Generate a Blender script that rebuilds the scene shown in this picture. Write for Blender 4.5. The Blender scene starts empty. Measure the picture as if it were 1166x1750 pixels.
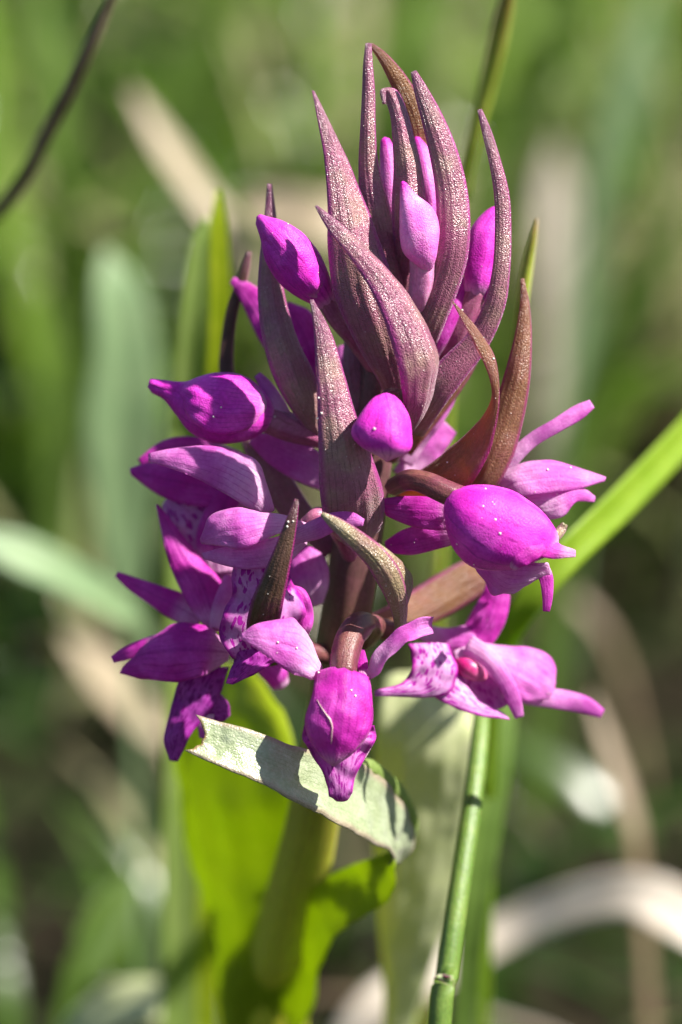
import bpy, math, random
import numpy as np
from mathutils import Vector, noise

# ------------------------------------------------------------------ camera, light, exposure
S = bpy.context.scene
COL = S.collection
TILT = math.radians(22.0)          # the camera looks down on the plant
D0 = 0.45                          # camera to the flower spike, metres
WF = 0.0583                        # width of the frame at that distance
O = np.array((0.0, 0.0, 0.130))    # middle of the frame on the spike
FWD = np.array((0.0, math.cos(TILT), -math.sin(TILT)))
UP = np.array((0.0, math.sin(TILT), math.cos(TILT)))
RT = np.array((1.0, 0.0, 0.0))
CAM = O - FWD * D0

cd = bpy.data.cameras.new("camera")
cam = bpy.data.objects.new("camera", cd)
COL.objects.link(cam)
cam.location = CAM
cam.rotation_euler = (math.pi / 2 - TILT, 0, 0)
cd.sensor_fit = 'HORIZONTAL'
cd.sensor_width = 15.6
cd.lens = 15.6 * D0 / WF
cd.clip_start = 0.01
cd.clip_end = 200.0
cd.dof.use_dof = True
cd.dof.focus_distance = D0 - 0.0035
cd.dof.aperture_fstop = cd.lens / 13.2
cd.dof.aperture_blades = 7
S.camera = cam

# direction towards the sun, given in the camera's right / up / back axes
sv = RT * 0.62 + UP * 0.68 - FWD * 0.36
sv = sv / np.linalg.norm(sv)
sun_elev = math.asin(sv[2])
sun_az = math.atan2(sv[0], sv[1])
w = bpy.data.worlds.new("World")
S.world = w
w.use_nodes = True
nt = w.node_tree
nt.nodes.clear()
sky = nt.nodes.new("ShaderNodeTexSky")
sky.sky_type = 'NISHITA'
sky.sun_disc = False
sky.sun_elevation = sun_elev
sky.sun_rotation = sun_az
bg = nt.nodes.new("ShaderNodeBackground")
bg.inputs[1].default_value = 0.05
wo = nt.nodes.new("ShaderNodeOutputWorld")
nt.links.new(sky.outputs[0], bg.inputs[0])
nt.links.new(bg.outputs[0], wo.inputs[0])
sl = bpy.data.lights.new("sun", 'SUN')
sl.energy = 5.0
sl.angle = math.radians(0.6)
sl.color = (1.0, 0.95, 0.86)
so = bpy.data.objects.new("sun", sl)
COL.objects.link(so)
so.rotation_euler = Vector(sv).to_track_quat('Z', 'Y').to_euler()
so.location = (0.5, -0.3, 1.0)

S.view_settings.view_transform = 'Standard'
S.view_settings.look = 'None'
S.view_settings.gamma = 1.0
S.view_settings.use_curve_mapping = False
S.view_settings.exposure = 1.25
S.render.engine = 'CYCLES'
S.cycles.use_denoising = True
S.cycles.max_bounces = 10
S.cycles.diffuse_bounces = 5
S.cycles.transmission_bounces = 6
S.cycles.caustics_reflective = False
S.cycles.caustics_refractive = False
S.cycles.sample_clamp_indirect = 6.0

rnd = random.Random(7)
nrs = np.random.RandomState(11)

# ------------------------------------------------------------------ helpers
def P(px, py, d=0.0):
    """point seen at picture position (px, py), d millimetres in front of the spike's plane"""
    dep = D0 - d * 0.001
    k = WF / 1166.0 * dep / D0
    return CAM + FWD * dep + RT * ((px - 583.0) * k) + UP * ((875.0 - py) * k)

def cr(pts, n):
    p = np.array(pts, float)
    m = len(p)
    if m == 2:
        t = np.linspace(0, 1, n)[:, None]
        return p[0] * (1 - t) + p[1] * t
    ext = np.vstack([2 * p[0] - p[1], p, 2 * p[-1] - p[-2]])
    out = []
    for u in np.linspace(0, m - 1, n):
        i = min(int(u), m - 2)
        t = u - i
        a, b, c, d = ext[i], ext[i + 1], ext[i + 2], ext[i + 3]
        out.append(0.5 * ((2 * b) + (c - a) * t + (2 * a - 5 * b + 4 * c - d) * t * t + (3 * b - a - 3 * c + d) * t ** 3))
    return np.array(out)

def norm(v):
    return v / (np.linalg.norm(v, axis=-1, keepdims=True) + 1e-12)

def edges_from_center(C):
    """(x, y, d, half width, tilt degrees) stations -> two edge polylines"""
    c = [(q + (0,))[:5] if len(q) < 5 else q for q in [tuple(q) for q in C]]
    c = np.array(c, float)
    t = np.gradient(c[:, :2], axis=0)
    t = t / (np.linalg.norm(t, axis=1, keepdims=True) + 1e-9)
    nrm = np.stack([-t[:, 1], t[:, 0]], 1)
    a = np.radians(c[:, 4])
    hw = c[:, 3]
    off2 = nrm * (hw * np.cos(a))[:, None]
    offd = hw * np.sin(a) * 0.05
    L = np.column_stack([c[:, :2] + off2, c[:, 2] + offd])
    R = np.column_stack([c[:, :2] - off2, c[:, 2] - offd])
    return L, R

def frame(L, R, n):
    l = cr(L, n); r = cr(R, n)
    A = np.array([P(*q) for q in l]); B = np.array([P(*q) for q in r])
    c = (A + B) / 2
    wv = (B - A) / 2
    t = norm(np.gradient(c, axis=0))
    nn = norm(np.cross(t, wv))
    hw = np.linalg.norm(wv, axis=1)
    k = int(np.argmax(hw))
    if np.dot(nn[k], CAM - c[k]) < 0:
        nn[k] *= -1
    for i in range(k + 1, n):
        if np.dot(nn[i], nn[i - 1]) < 0: nn[i] *= -1
    for i in range(k - 1, -1, -1):
        if np.dot(nn[i], nn[i + 1]) < 0: nn[i] *= -1
    for _ in range(2):
        nn[1:-1] = norm(nn[:-2] + 2 * nn[1:-1] + nn[2:])
    return c, wv, nn, hw

def shell(grid, th, uvs):
    """a grid of points turned into a closed thin sheet that thins towards its edges"""
    nv, nu, _ = grid.shape
    du = np.gradient(grid, axis=1); dv = np.gradient(grid, axis=0)
    nr = norm(np.cross(du, dv))
    s = np.linspace(-1, 1, nu)[None, :, None]
    v = np.linspace(0, 1, nv)[:, None, None]
    tk = th * 0.0005 * (1 - 0.65 * np.abs(s) ** 5) * (0.35 + 0.65 * np.clip(np.minimum(v, 1 - v) * 8, 0, 1))
    f = (grid + nr * tk).reshape(-1, 3); b = (grid - nr * tk).reshape(-1, 3)
    V = np.vstack([f, b]); N = nv * nu
    F = []
    for i in range(nv - 1):
        for j in range(nu - 1):
            a = i * nu + j
            F.append((a, a + 1, a + nu + 1, a + nu))
            F.append((N + a, N + a + nu, N + a + nu + 1, N + a + 1))
    rim = [j for j in range(nu)] + [i * nu + nu - 1 for i in range(1, nv)] + [(nv - 1) * nu + j for j in range(nu - 2, -1, -1)] + [i * nu for i in range(nv - 2, 0, -1)]
    for q in range(len(rim)):
        a, b2 = rim[q], rim[(q + 1) % len(rim)]
        F.append((a, N + a, N + b2, b2))
    return V, F, np.vstack([uvs, uvs])

def sheet(L=None, R=None, C=None, bulge=0.0, fold=0.0, th=0.14, nv=36, nu=21, rip=0.03, ripf=3.0, ns=0.09, seed=0.0, ragged=0.0, nerve=0.012, nk=5):
    if C is not None: L, R = edges_from_center(C)
    c, wv, nn, hw = frame(L, R, nv)
    s = np.linspace(-1, 1, nu)
    v = np.linspace(0, 1, nv)
    g = np.zeros((nv, nu, 3))
    for i in range(nv):
        prof = bulge * (1 - s ** 2) + fold * (1 - np.abs(s) ** 1.2)
        prof = prof + rip * s ** 2 * np.sin(2 * math.pi * ripf * v[i] + seed + np.where(s > 0, 1.3, 0.0))
        prof = prof + nerve * np.cos(math.pi * nk * s)
        g[i] = c[i] + wv[i][None, :] * s[:, None] + nn[i][None, :] * (hw[i] * prof)[:, None]
    if ns:
        for i in range(nv):
            for j in range(nu):
                q = Vector(g[i, j] * 420.0) + Vector((seed * 3.1, 0, 0))
                h = min(hw[i], 0.002)
                g[i, j] += nn[i] * (noise.noise(q) * ns * h * 2.0 + noise.noise(q * 2.7) * ns * h)
    if ragged:
        tang = norm(np.gradient(c, axis=0))
        for j in range(nu):
            k = ragged * (1.0 - s[j] ** 2 + 0.25 * noise.noise(Vector((j * 0.6, seed, 0))))
            for i in range(0, 8):
                g[i, j] += tang[0] * k * 0.001 * (1 - i / 8)
    uv = np.array([((q + 1) / 2, vv) for vv in v for q in s])
    return shell(g, th, uv)

def body(L=None, R=None, C=None, dr=0.9, nv=34, m=22, creases=(), ns=0.04, seed=0.0):
    if C is not None: L, R = edges_from_center(C)
    c, wv, nn, hw = frame(L, R, nv)
    V, U = [], []
    for i in range(nv):
        for k in range(m):
            th = 2 * math.pi * k / m
            gfac = 1.0
            for (ang, dep, wid) in creases:
                dl = (math.degrees(th) - ang + 180) % 360 - 180
                gfac -= dep * math.exp(-(dl / wid) ** 2)
            p = c[i] + wv[i] * math.cos(th) * gfac + nn[i] * hw[i] * dr * math.sin(th) * gfac
            if ns:
                dirv = norm(p - c[i])
                p = p + dirv * noise.noise(Vector(p * 380.0) + Vector((seed, 0, 0))) * ns * hw[i] * 1.6
            V.append(p); U.append((k / m, i / (nv - 1)))
    F = []
    for i in range(nv - 1):
        for k in range(m):
            a = i * m + k; b = i * m + (k + 1) % m
            F.append((a, b, b + m, a + m))
    t0 = norm(c[0] - c[1]) * hw[0] * 0.6; t1 = norm(c[-1] - c[-2]) * hw[-1] * 0.6
    V += [c[0] + t0, c[-1] + t1]; U += [(0.5, 0), (0.5, 1)]
    a0 = len(V) - 2; a1 = len(V) - 1
    for k in range(m):
        F.append((k, a0, (k + 1) % m)); F.append(((nv - 1) * m + k, (nv - 1) * m + (k + 1) % m, a1))
    return np.array(V), F, np.array(U)

BASE = {}
def origin(o):
    return BASE.get(o.name, np.zeros(3)) if o else np.zeros(3)

def build(name, mat, geos, parent=None, loc=None):
    if isinstance(geos, tuple): geos = [geos]
    org = origin(parent) if loc is None else np.array(loc, float)
    V, F, U = [], [], []
    n0 = 0
    for v, f, u in geos:
        V.append(v); U.append(u)
        F += [tuple(x + n0 for x in q) for q in f]
        n0 += len(v)
    V = np.vstack(V) - org; U = np.vstack(U)
    me = bpy.data.meshes.new(name)
    me.from_pydata(V.tolist(), [], F)
    me.update()
    uvl = me.uv_layers.new(name="UVMap")
    idx = np.zeros(len(me.loops), dtype=np.int32)
    me.loops.foreach_get("vertex_index", idx)
    uvl.data.foreach_set("uv", U[idx].astype(np.float32).ravel())
    me.polygons.foreach_set("use_smooth", [True] * len(me.polygons))
    me.materials.append(mat)
    o = bpy.data.objects.new(name, me)
    COL.objects.link(o)
    if parent is not None:
        o.parent = parent
    else:
        o.location = org
    BASE[o.name] = org
    return o

def empty(name, loc):
    o = bpy.data.objects.new(name, None)
    COL.objects.link(o)
    o.location = loc
    o.empty_display_size = 0.01
    BASE[o.name] = np.array(loc, float)
    return o

def tag(o, label=None, cat=None, group=None, kind=None):
    for k, v in (("label", label), ("category", cat), ("group", group), ("kind", kind)):
        if v: o[k] = v
    return o

# ------------------------------------------------------------------ materials
class NT:
    def __init__(s, name):
        s.m = bpy.data.materials.new(name); s.m.use_nodes = True
        s.t = s.m.node_tree; s.t.nodes.clear()
    def n(s, typ, **kw):
        x = s.t.nodes.new(typ)
        for k, v in kw.items():
            if k.startswith('i_'):
                x.inputs[int(k[2:])].default_value = v
            else: setattr(x, k, v)
        return x
    def l(s, a, b): s.t.links.new(a, b)
    def math(s, op, a, b=None, clamp=False):
        x = s.n("ShaderNodeMath", operation=op, use_clamp=clamp)
        for i, q in enumerate((a, b)):
            if q is None: continue
            if isinstance(q, (int, float)): x.inputs[i].default_value = q
            else: s.l(q, x.inputs[i])
        return x.outputs[0]
    def mix(s, f, a, b, mode='MIX'):
        x = s.n("ShaderNodeMix", data_type='RGBA', blend_type=mode)
        for sock, q in ((x.inputs[0], f), (x.inputs[6], a), (x.inputs[7], b)):
            if isinstance(q, (int, float)): sock.default_value = q
            elif isinstance(q, tuple): sock.default_value = (*q, 1.0) if len(q) == 3 else q
            else: s.l(q, sock)
        return x.outputs[2]
    def ramp(s, f, a, b):
        x = s.n("ShaderNodeMapRange", interpolation_type='SMOOTHSTEP')
        s.l(f, x.inputs[0]); x.inputs[1].default_value = a; x.inputs[2].default_value = b
        return x.outputs[0]
    def noise(s, vec, scale, detail=2.0, rough=0.5):
        x = s.n("ShaderNodeTexNoise"); x.inputs['Scale'].default_value = scale
        x.inputs['Detail'].default_value = detail; x.inputs['Roughness'].default_value = rough
        if vec is not None: s.l(vec, x.inputs['Vector'])
        return x.outputs[0]

def tissue(name, col, col2, edge=None, vein=None, nveins=9, veins=0.35, mid=None, base=None, trans=0.35, rough=0.45, spec=0.4,
           cell=0.00010, glit=0.5, sss=0.0, spots=None, tip=None, tcol=None, coat=0.0, sheen=0.0, basew=0.35, tipw=0.30, bd=0.45):
    """plant tissue: blotchy colour, lengthwise veins, a coloured edge, cell relief that sparkles, light shining through"""
    b = NT(name)
    tc = b.n("ShaderNodeTexCoord")
    sep = b.n("ShaderNodeSeparateXYZ"); b.l(tc.outputs['UV'], sep.inputs[0])
    u, v = sep.outputs[0], sep.outputs[1]
    obj = tc.outputs['Object']
    big = b.noise(obj, 330.0, 3.0)
    c = b.mix(b.ramp(big, 0.38, 0.64), col, col2)
    mot = b.noise(obj, 1100.0, 2.0)
    c = b.mix(b.math('MULTIPLY', b.ramp(mot, 0.35, 0.7), 0.4), c, col)
    if tip is not None:
        c = b.mix(b.ramp(v, tipw, 0.0), c, tip)
    if base is not None:
        c = b.mix(b.math('MULTIPLY', b.ramp(v, 1.0 - basew, 1.0 - basew * 0.35), 0.95), c, base)
    vv = b.math('MULTIPLY', u, float(nveins))
    wob = b.noise(obj, 500.0, 2.0)
    vv = b.math('ADD', vv, b.math('MULTIPLY', wob, 0.7))
    pp = b.math('PINGPONG', vv, 0.5)
    vm = b.ramp(pp, 0.16, 0.0)
    vn = b.noise(obj, 700.0, 1.0)
    vm = b.math('MULTIPLY', vm, b.ramp(vn, 0.3, 0.65))
    if vein is not None:
        c = b.mix(b.math('MULTIPLY', vm, veins), c, vein)
    ue = b.math('ABSOLUTE', b.math('SUBTRACT', b.math('MULTIPLY', u, 2.0), 1.0))
    if mid is not None:
        c = b.mix(b.math('MULTIPLY', b.ramp(ue, 0.13, 0.02), 0.5), c, mid)
    if edge is not None:
        c = b.mix(b.math('MULTIPLY', b.ramp(ue, 0.74, 0.95), 0.92), c, edge)
    if spots is not None:
        mp = b.n("ShaderNodeMapping"); b.l(tc.outputs['UV'], mp.inputs[0]); mp.inputs['Scale'].default_value = (8, 5, 1)
        nn2 = b.n("ShaderNodeTexNoise"); nn2.inputs['Scale'].default_value = 1.6; b.l(mp.outputs[0], nn2.inputs['Vector'])
        add = b.n("ShaderNodeVectorMath", operation='ADD'); b.l(mp.outputs[0], add.inputs[0]); b.l(nn2.outputs[1], add.inputs[1])
        vo = b.n("ShaderNodeTexVoronoi"); vo.inputs['Scale'].default_value = 1.5; b.l(add.outputs[0], vo.inputs['Vector'])
        msk = b.ramp(vo.outputs[0], 0.44, 0.30)
        c = b.mix(msk, c, spots)
    fine = b.noise(obj, 3200.0, 2.0, 0.6)
    c = b.mix(b.math('MULTIPLY', b.ramp(fine, 0.35, 0.7), 0.55), c, (0.9, 0.85, 0.9), 'SOFT_LIGHT')  # pale speckle puts part of the cell sparkle into the colour
    vo2 = b.n("ShaderNodeTexVoronoi"); vo2.inputs['Scale'].default_value = 1.0 / cell; b.l(obj, vo2.inputs['Vector'])
    bh = b.math('ADD', b.math('MULTIPLY', vo2.outputs[0], -1.0), b.math('MULTIPLY', vm, -0.3))
    bp = b.n("ShaderNodeBump"); bp.inputs['Strength'].default_value = glit
    bp.inputs['Distance'].default_value = cell * bd
    b.l(bh, bp.inputs['Height'])
    pr = b.n("ShaderNodeBsdfPrincipled")
    b.l(c, pr.inputs['Base Color']); b.l(bp.outputs[0], pr.inputs['Normal'])
    pr.inputs['Roughness'].default_value = rough
    pr.inputs['Specular IOR Level'].default_value = spec
    if sheen:
        pr.inputs['Sheen Weight'].default_value = sheen; pr.inputs['Sheen Roughness'].default_value = 0.4
        pr.inputs['Sheen Tint'].default_value = (1.0, 0.88, 0.95, 1)
    if sss:
        pr.inputs['Subsurface Weight'].default_value = sss
        pr.inputs['Subsurface Radius'].default_value = (0.6, 0.15, 0.5)
        pr.inputs['Subsurface Scale'].default_value = 0.001
    out = b.n("ShaderNodeOutputMaterial")
    if trans:
        tr = b.n("ShaderNodeBsdfTranslucent")
        if tcol is not None:
            b.l(b.mix(0.6, c, tcol), tr.inputs[0])
        else:
            b.l(c, tr.inputs[0])
        ms = b.n("ShaderNodeMixShader", i_0=trans); b.l(pr.outputs[0], ms.inputs[1]); b.l(tr.outputs[0], ms.inputs[2])
        b.l(ms.outputs[0], out.inputs[0])
    else:
        b.l(pr.outputs[0], out.inputs[0])
    return b.m

MG, MG2, MV = (0.53, 0.020, 0.40), (0.68, 0.085, 0.56), (0.30, 0.004, 0.24)
WH = (0.82, 0.50, 0.76)
m_petal = tissue("petal_tissue", MG, MG2, vein=MV, nveins=9, veins=0.75, mid=(0.30, 0.008, 0.26), base=(0.78, 0.42, 0.70), basew=0.30, trans=0.45, rough=0.5, glit=0.6, cell=0.00013, tcol=(0.84, 0.05, 0.66), sheen=0.15)
m_petal_pale = tissue("petal_tissue_pale_base_lit", (0.62, 0.11, 0.53), (0.76, 0.26, 0.68), vein=(0.42, 0.03, 0.38), nveins=8, veins=0.6, base=WH, basew=0.55, trans=0.45, rough=0.5, glit=0.6, cell=0.00013, tcol=(0.88, 0.14, 0.74), sheen=0.15)  # paleness of sunlit petals put into the colour; the whitish base is their own
m_bud = tissue("bud_tissue", (0.52, 0.016, 0.39), (0.66, 0.06, 0.52), vein=(0.26, 0.004, 0.22), nveins=15, veins=0.75, trans=0.0, sss=0.35, rough=0.5, spec=0.3, glit=0.6, cell=0.00013, base=(0.66, 0.28, 0.55), basew=0.22)
m_bud_pink = tissue("pink_bud_tissue", (0.68, 0.13, 0.52), (0.74, 0.26, 0.60), vein=(0.6, 0.1, 0.5), nveins=14, veins=0.3, trans=0.0, sss=0.4, rough=0.5, spec=0.3, glit=0.6, cell=0.00013, tip=(0.52, 0.02, 0.36))
m_lip = tissue("spotted_lip_tissue", (0.62, 0.22, 0.58), (0.72, 0.36, 0.68), edge=MG, vein=MG, nveins=6, veins=0.2, trans=0.4, rough=0.45, glit=0.35, spots=(0.42, 0.01, 0.36))
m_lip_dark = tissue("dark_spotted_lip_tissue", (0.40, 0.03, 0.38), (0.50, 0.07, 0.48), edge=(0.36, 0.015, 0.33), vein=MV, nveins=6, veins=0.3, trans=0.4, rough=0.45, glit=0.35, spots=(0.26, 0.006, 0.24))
m_lip_mid = tissue("veined_lip_tissue", (0.58, 0.10, 0.52), (0.68, 0.24, 0.62), edge=MG, vein=(0.36, 0.01, 0.31), nveins=6, veins=0.5, trans=0.45, rough=0.5, glit=0.4, spots=(0.38, 0.01, 0.32), sheen=0.4)
m_bract = tissue("bract_tissue", (0.31, 0.092, 0.160), (0.34, 0.190, 0.165), edge=(0.36, 0.014, 0.22), vein=(0.09, 0.022, 0.045), nveins=11, veins=0.7, tip=(0.20, 0.055, 0.12),
                 trans=0.22, rough=0.28, spec=1.0, cell=0.00013, glit=0.88, tcol=(0.42, 0.16, 0.06), sheen=0.5, bd=0.65)
m_bract_green = tissue("olive_bract_tissue", (0.280, 0.150, 0.070), (0.300, 0.135, 0.100), edge=(0.30, 0.015, 0.16), vein=(0.12, 0.035, 0.05), nveins=11, veins=0.45, tip=(0.24, 0.12, 0.09),
                 trans=0.46, rough=0.32, spec=0.7, cell=0.00014, bd=0.6, glit=0.95, tcol=(0.85, 0.32, 0.10), sheen=0.2)
m_bract_pale = tissue("pale_olive_bract_tissue", (0.30, 0.23, 0.12), (0.27, 0.14, 0.12), edge=(0.30, 0.03, 0.16), vein=(0.17, 0.06, 0.07), nveins=9, veins=0.5, tip=(0.36, 0.32, 0.17),
                 trans=0.2, rough=0.28, spec=0.9, cell=0.00014, bd=0.6, glit=1.0, tcol=(0.5, 0.25, 0.1), sheen=0.2)
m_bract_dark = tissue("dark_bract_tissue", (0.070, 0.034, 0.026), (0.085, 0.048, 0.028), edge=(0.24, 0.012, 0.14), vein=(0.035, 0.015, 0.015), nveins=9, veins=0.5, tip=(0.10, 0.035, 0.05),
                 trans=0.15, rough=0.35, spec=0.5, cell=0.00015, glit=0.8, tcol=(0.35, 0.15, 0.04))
m_ovary = tissue("ovary_tissue", (0.30, 0.07, 0.17), (0.36, 0.12, 0.20), vein=(0.16, 0.03, 0.06), nveins=8, veins=0.6, trans=0.0, sss=0.4, rough=0.4, glit=0.5, cell=0.00012)
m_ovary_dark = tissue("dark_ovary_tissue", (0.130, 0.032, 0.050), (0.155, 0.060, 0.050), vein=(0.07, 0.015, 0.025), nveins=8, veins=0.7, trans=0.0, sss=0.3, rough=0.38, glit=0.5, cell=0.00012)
m_ovary_pink = tissue("pink_ovary_tissue", (0.60, 0.22, 0.42), (0.66, 0.34, 0.48), vein=(0.45, 0.12, 0.30), nveins=8, veins=0.5, trans=0.0, sss=0.5, rough=0.4, glit=0.4)
m_stem = tissue("stem_tissue", (0.10, 0.045, 0.045), (0.13, 0.05, 0.06), vein=(0.06, 0.02, 0.03), nveins=18, veins=0.5, trans=0.0, sss=0.3, rough=0.4, glit=0.5, base=(0.46, 0.48, 0.03), basew=0.58)
m_column = tissue("column_tissue", (0.42, 0.012, 0.14), (0.52, 0.12, 0.26), trans=0.0, sss=0.4, rough=0.35, glit=0.2)
m_leaf_yellow = tissue("yellow_green_leaf_tissue", (0.30, 0.38, 0.014), (0.37, 0.43, 0.022), vein=(0.12, 0.17, 0.01), nveins=16, veins=0.3, trans=0.6, rough=0.4, glit=0.2, tcol=(0.58, 0.74, 0.03), cell=0.0002)
m_leaf_silver = tissue("silvery_leaf_tissue", (0.30, 0.36, 0.20), (0.36, 0.42, 0.27), edge=(0.30, 0.24, 0.17), tip=(0.30, 0.17, 0.07), tipw=0.022, vein=(0.20, 0.27, 0.13), nveins=13, veins=0.6, trans=0.18, rough=0.30, spec=0.7, glit=0.5, cell=0.00018, tcol=(0.4, 0.5, 0.1), sheen=0.2)
m_leaf_pale = tissue("pale_leaf_tissue", (0.52, 0.57, 0.28), (0.58, 0.61, 0.34), vein=(0.34, 0.42, 0.18), nveins=16, veins=0.4, trans=0.3, rough=0.4, spec=0.5, glit=0.2, cell=0.0002, tcol=(0.5, 0.55, 0.2))
m_leaf_grey = tissue("grey_green_leaf_tissue", (0.16, 0.25, 0.115), (0.20, 0.29, 0.14), vein=(0.13, 0.22, 0.12), nveins=14, veins=0.3, trans=0.25, rough=0.45, glit=0.2, cell=0.0003, tcol=(0.3, 0.45, 0.12))
m_green = tissue("green_blade_tissue", (0.24, 0.38, 0.025), (0.28, 0.42, 0.035), vein=(0.10, 0.20, 0.012), nveins=14, veins=0.35, trans=0.5, rough=0.4, glit=0.2, cell=0.0002, tcol=(0.42, 0.62, 0.03))
m_green_mid = tissue("mid_green_blade_tissue", (0.095, 0.165, 0.028), (0.12, 0.20, 0.038), vein=(0.09, 0.17, 0.03), nveins=12, veins=0.35, trans=0.35, rough=0.42, glit=0.2, cell=0.0002, tcol=(0.35, 0.50, 0.06))
m_green_light = tissue("light_green_blade_tissue", (0.22, 0.32, 0.08), (0.27, 0.36, 0.11), vein=(0.24, 0.35, 0.09), nveins=12, veins=0.35, trans=0.45, rough=0.42, glit=0.2, cell=0.0002, tcol=(0.55, 0.65, 0.12))
m_green_stem = tissue("green_stalk_tissue", (0.095, 0.165, 0.028), (0.13, 0.20, 0.038), vein=(0.05, 0.12, 0.012), nveins=18, veins=0.5, trans=0.0, sss=0.3, rough=0.4, spec=0.35, glit=0.4, cell=0.0002)
m_olive_stem = tissue("olive_stalk_tissue", (0.30, 0.38, 0.045), (0.36, 0.42, 0.06), vein=(0.10, 0.15, 0.02), nveins=12, veins=0.4, trans=0.0, sss=0.3, rough=0.35, glit=0.4, cell=0.0002, tip=(0.18, 0.12, 0.03))
m_dry = tissue("dry_straw_tissue", (0.33, 0.265, 0.17), (0.40, 0.33, 0.22), vein=(0.30, 0.22, 0.13), nveins=10, veins=0.5, trans=0.2, rough=0.5, glit=0.2, cell=0.0003)
m_leaf_shaded = tissue("shaded_leaf_tissue", (0.055, 0.105, 0.014), (0.075, 0.13, 0.02), vein=(0.04, 0.08, 0.01), nveins=12, veins=0.4, trans=0.35, rough=0.5, spec=0.3, glit=0.2, cell=0.0003, tcol=(0.2, 0.3, 0.03))  # mid green darkened: the low leaf's shade is put into the colour
m_tan = tissue("tan_straw_tissue", (0.19, 0.135, 0.08), (0.25, 0.185, 0.115), vein=(0.18, 0.12, 0.07), nveins=8, veins=0.5, trans=0.15, rough=0.5, glit=0.2, cell=0.0003)
m_dry_grey = tissue("bleached_straw_tissue", (0.46, 0.40, 0.32), (0.56, 0.50, 0.42), vein=(0.38, 0.33, 0.26), nveins=10, veins=0.5, trans=0.2, rough=0.45, spec=0.5, glit=0.2, cell=0.0003)
m_dry_brown = tissue("brown_stalk_tissue", (0.14, 0.095, 0.06), (0.20, 0.14, 0.095), vein=(0.07, 0.045, 0.03), nveins=8, veins=0.5, trans=0.0, rough=0.5, glit=0.4, cell=0.0003)

# ------------------------------------------------------------------ ground
def make_ground():
    m = NT("soil_and_litter")
    tc = m.n("ShaderNodeTexCoord")
    n1 = m.noise(tc.outputs['Object'], 26.0, 5.0, 0.6)
    n2 = m.noise(tc.outputs['Object'], 150.0, 4.0, 0.6)
    c = m.mix(m.ramp(n1, 0.35, 0.65), (0.018, 0.014, 0.009), (0.015, 0.024, 0.007))
    c = m.mix(m.math('MULTIPLY', m.ramp(n2, 0.5, 0.72), 0.8), c, (0.036, 0.027, 0.017))
    bp = m.n("ShaderNodeBump"); bp.inputs['Distance'].default_value = 0.004; m.l(n2, bp.inputs['Height'])
    pr = m.n("ShaderNodeBsdfPrincipled"); m.l(c, pr.inputs['Base Color']); m.l(bp.outputs[0], pr.inputs['Normal'])
    pr.inputs['Roughness'].default_value = 0.9; pr.inputs['Specular IOR Level'].default_value = 0.05
    out = m.n("ShaderNodeOutputMaterial"); m.l(pr.outputs[0], out.inputs[0])
    xs = np.concatenate([[-60, -20, -6, -2.5], np.linspace(-1.0, 1.0, 90), [2.5, 6, 20, 60]])
    ys = np.concatenate([[-60, -20, -6, -2], np.linspace(-0.8, 1.6, 110), [3, 6, 20, 90]])
    V, U = [], []
    for y in ys:
        for x in xs:
            z = 0.0
            if abs(x) < 1.01 and -0.81 < y < 1.61:
                z = noise.noise(Vector((x * 7, y * 7, 0))) * 0.008 + noise.noise(Vector((x * 25, y * 25, 3))) * 0.004
            V.append((x, y, z)); U.append((x, y))
    nx = len(xs)
    F = [(j * nx + i, j * nx + i + 1, (j + 1) * nx + i + 1, (j + 1) * nx + i) for j in range(len(ys) - 1) for i in range(nx - 1)]
    o = build("ground", m.m, (np.array(V), F, np.array(U)))
    tag(o, kind='structure', label="dark soil with moss and plant litter under the grass")
make_ground()

# ------------------------------------------------------------------ grass of the meadow (a mass nobody could count)
def grass_mat(name, stops, trans=0.4):
    m = NT(name)
    at = m.n("ShaderNodeAttribute"); at.attribute_name = "tone"
    cr_ = m.n("ShaderNodeValToRGB"); m.l(at.outputs['Fac'], cr_.inputs[0])
    e = cr_.color_ramp.elements
    while len(e) < len(stops): e.new(0.5)
    for el, (p, c) in zip(e, stops):
        el.position = p; el.color = (*c, 1)
    pr = m.n("ShaderNodeBsdfPrincipled"); m.l(cr_.outputs[0], pr.inputs['Base Color']); pr.inputs['Roughness'].default_value = 0.27
    pr.inputs['Specular IOR Level'].default_value = 0.6
    tr = m.n("ShaderNodeBsdfTranslucent"); m.l(cr_.outputs[0], tr.inputs[0])
    ms = m.n("ShaderNodeMixShader", i_0=trans); m.l(pr.outputs[0], ms.inputs[1]); m.l(tr.outputs[0], ms.inputs[2])
    out = m.n("ShaderNodeOutputMaterial"); m.l(ms.outputs[0], out.inputs[0])
    return m.m

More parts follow.
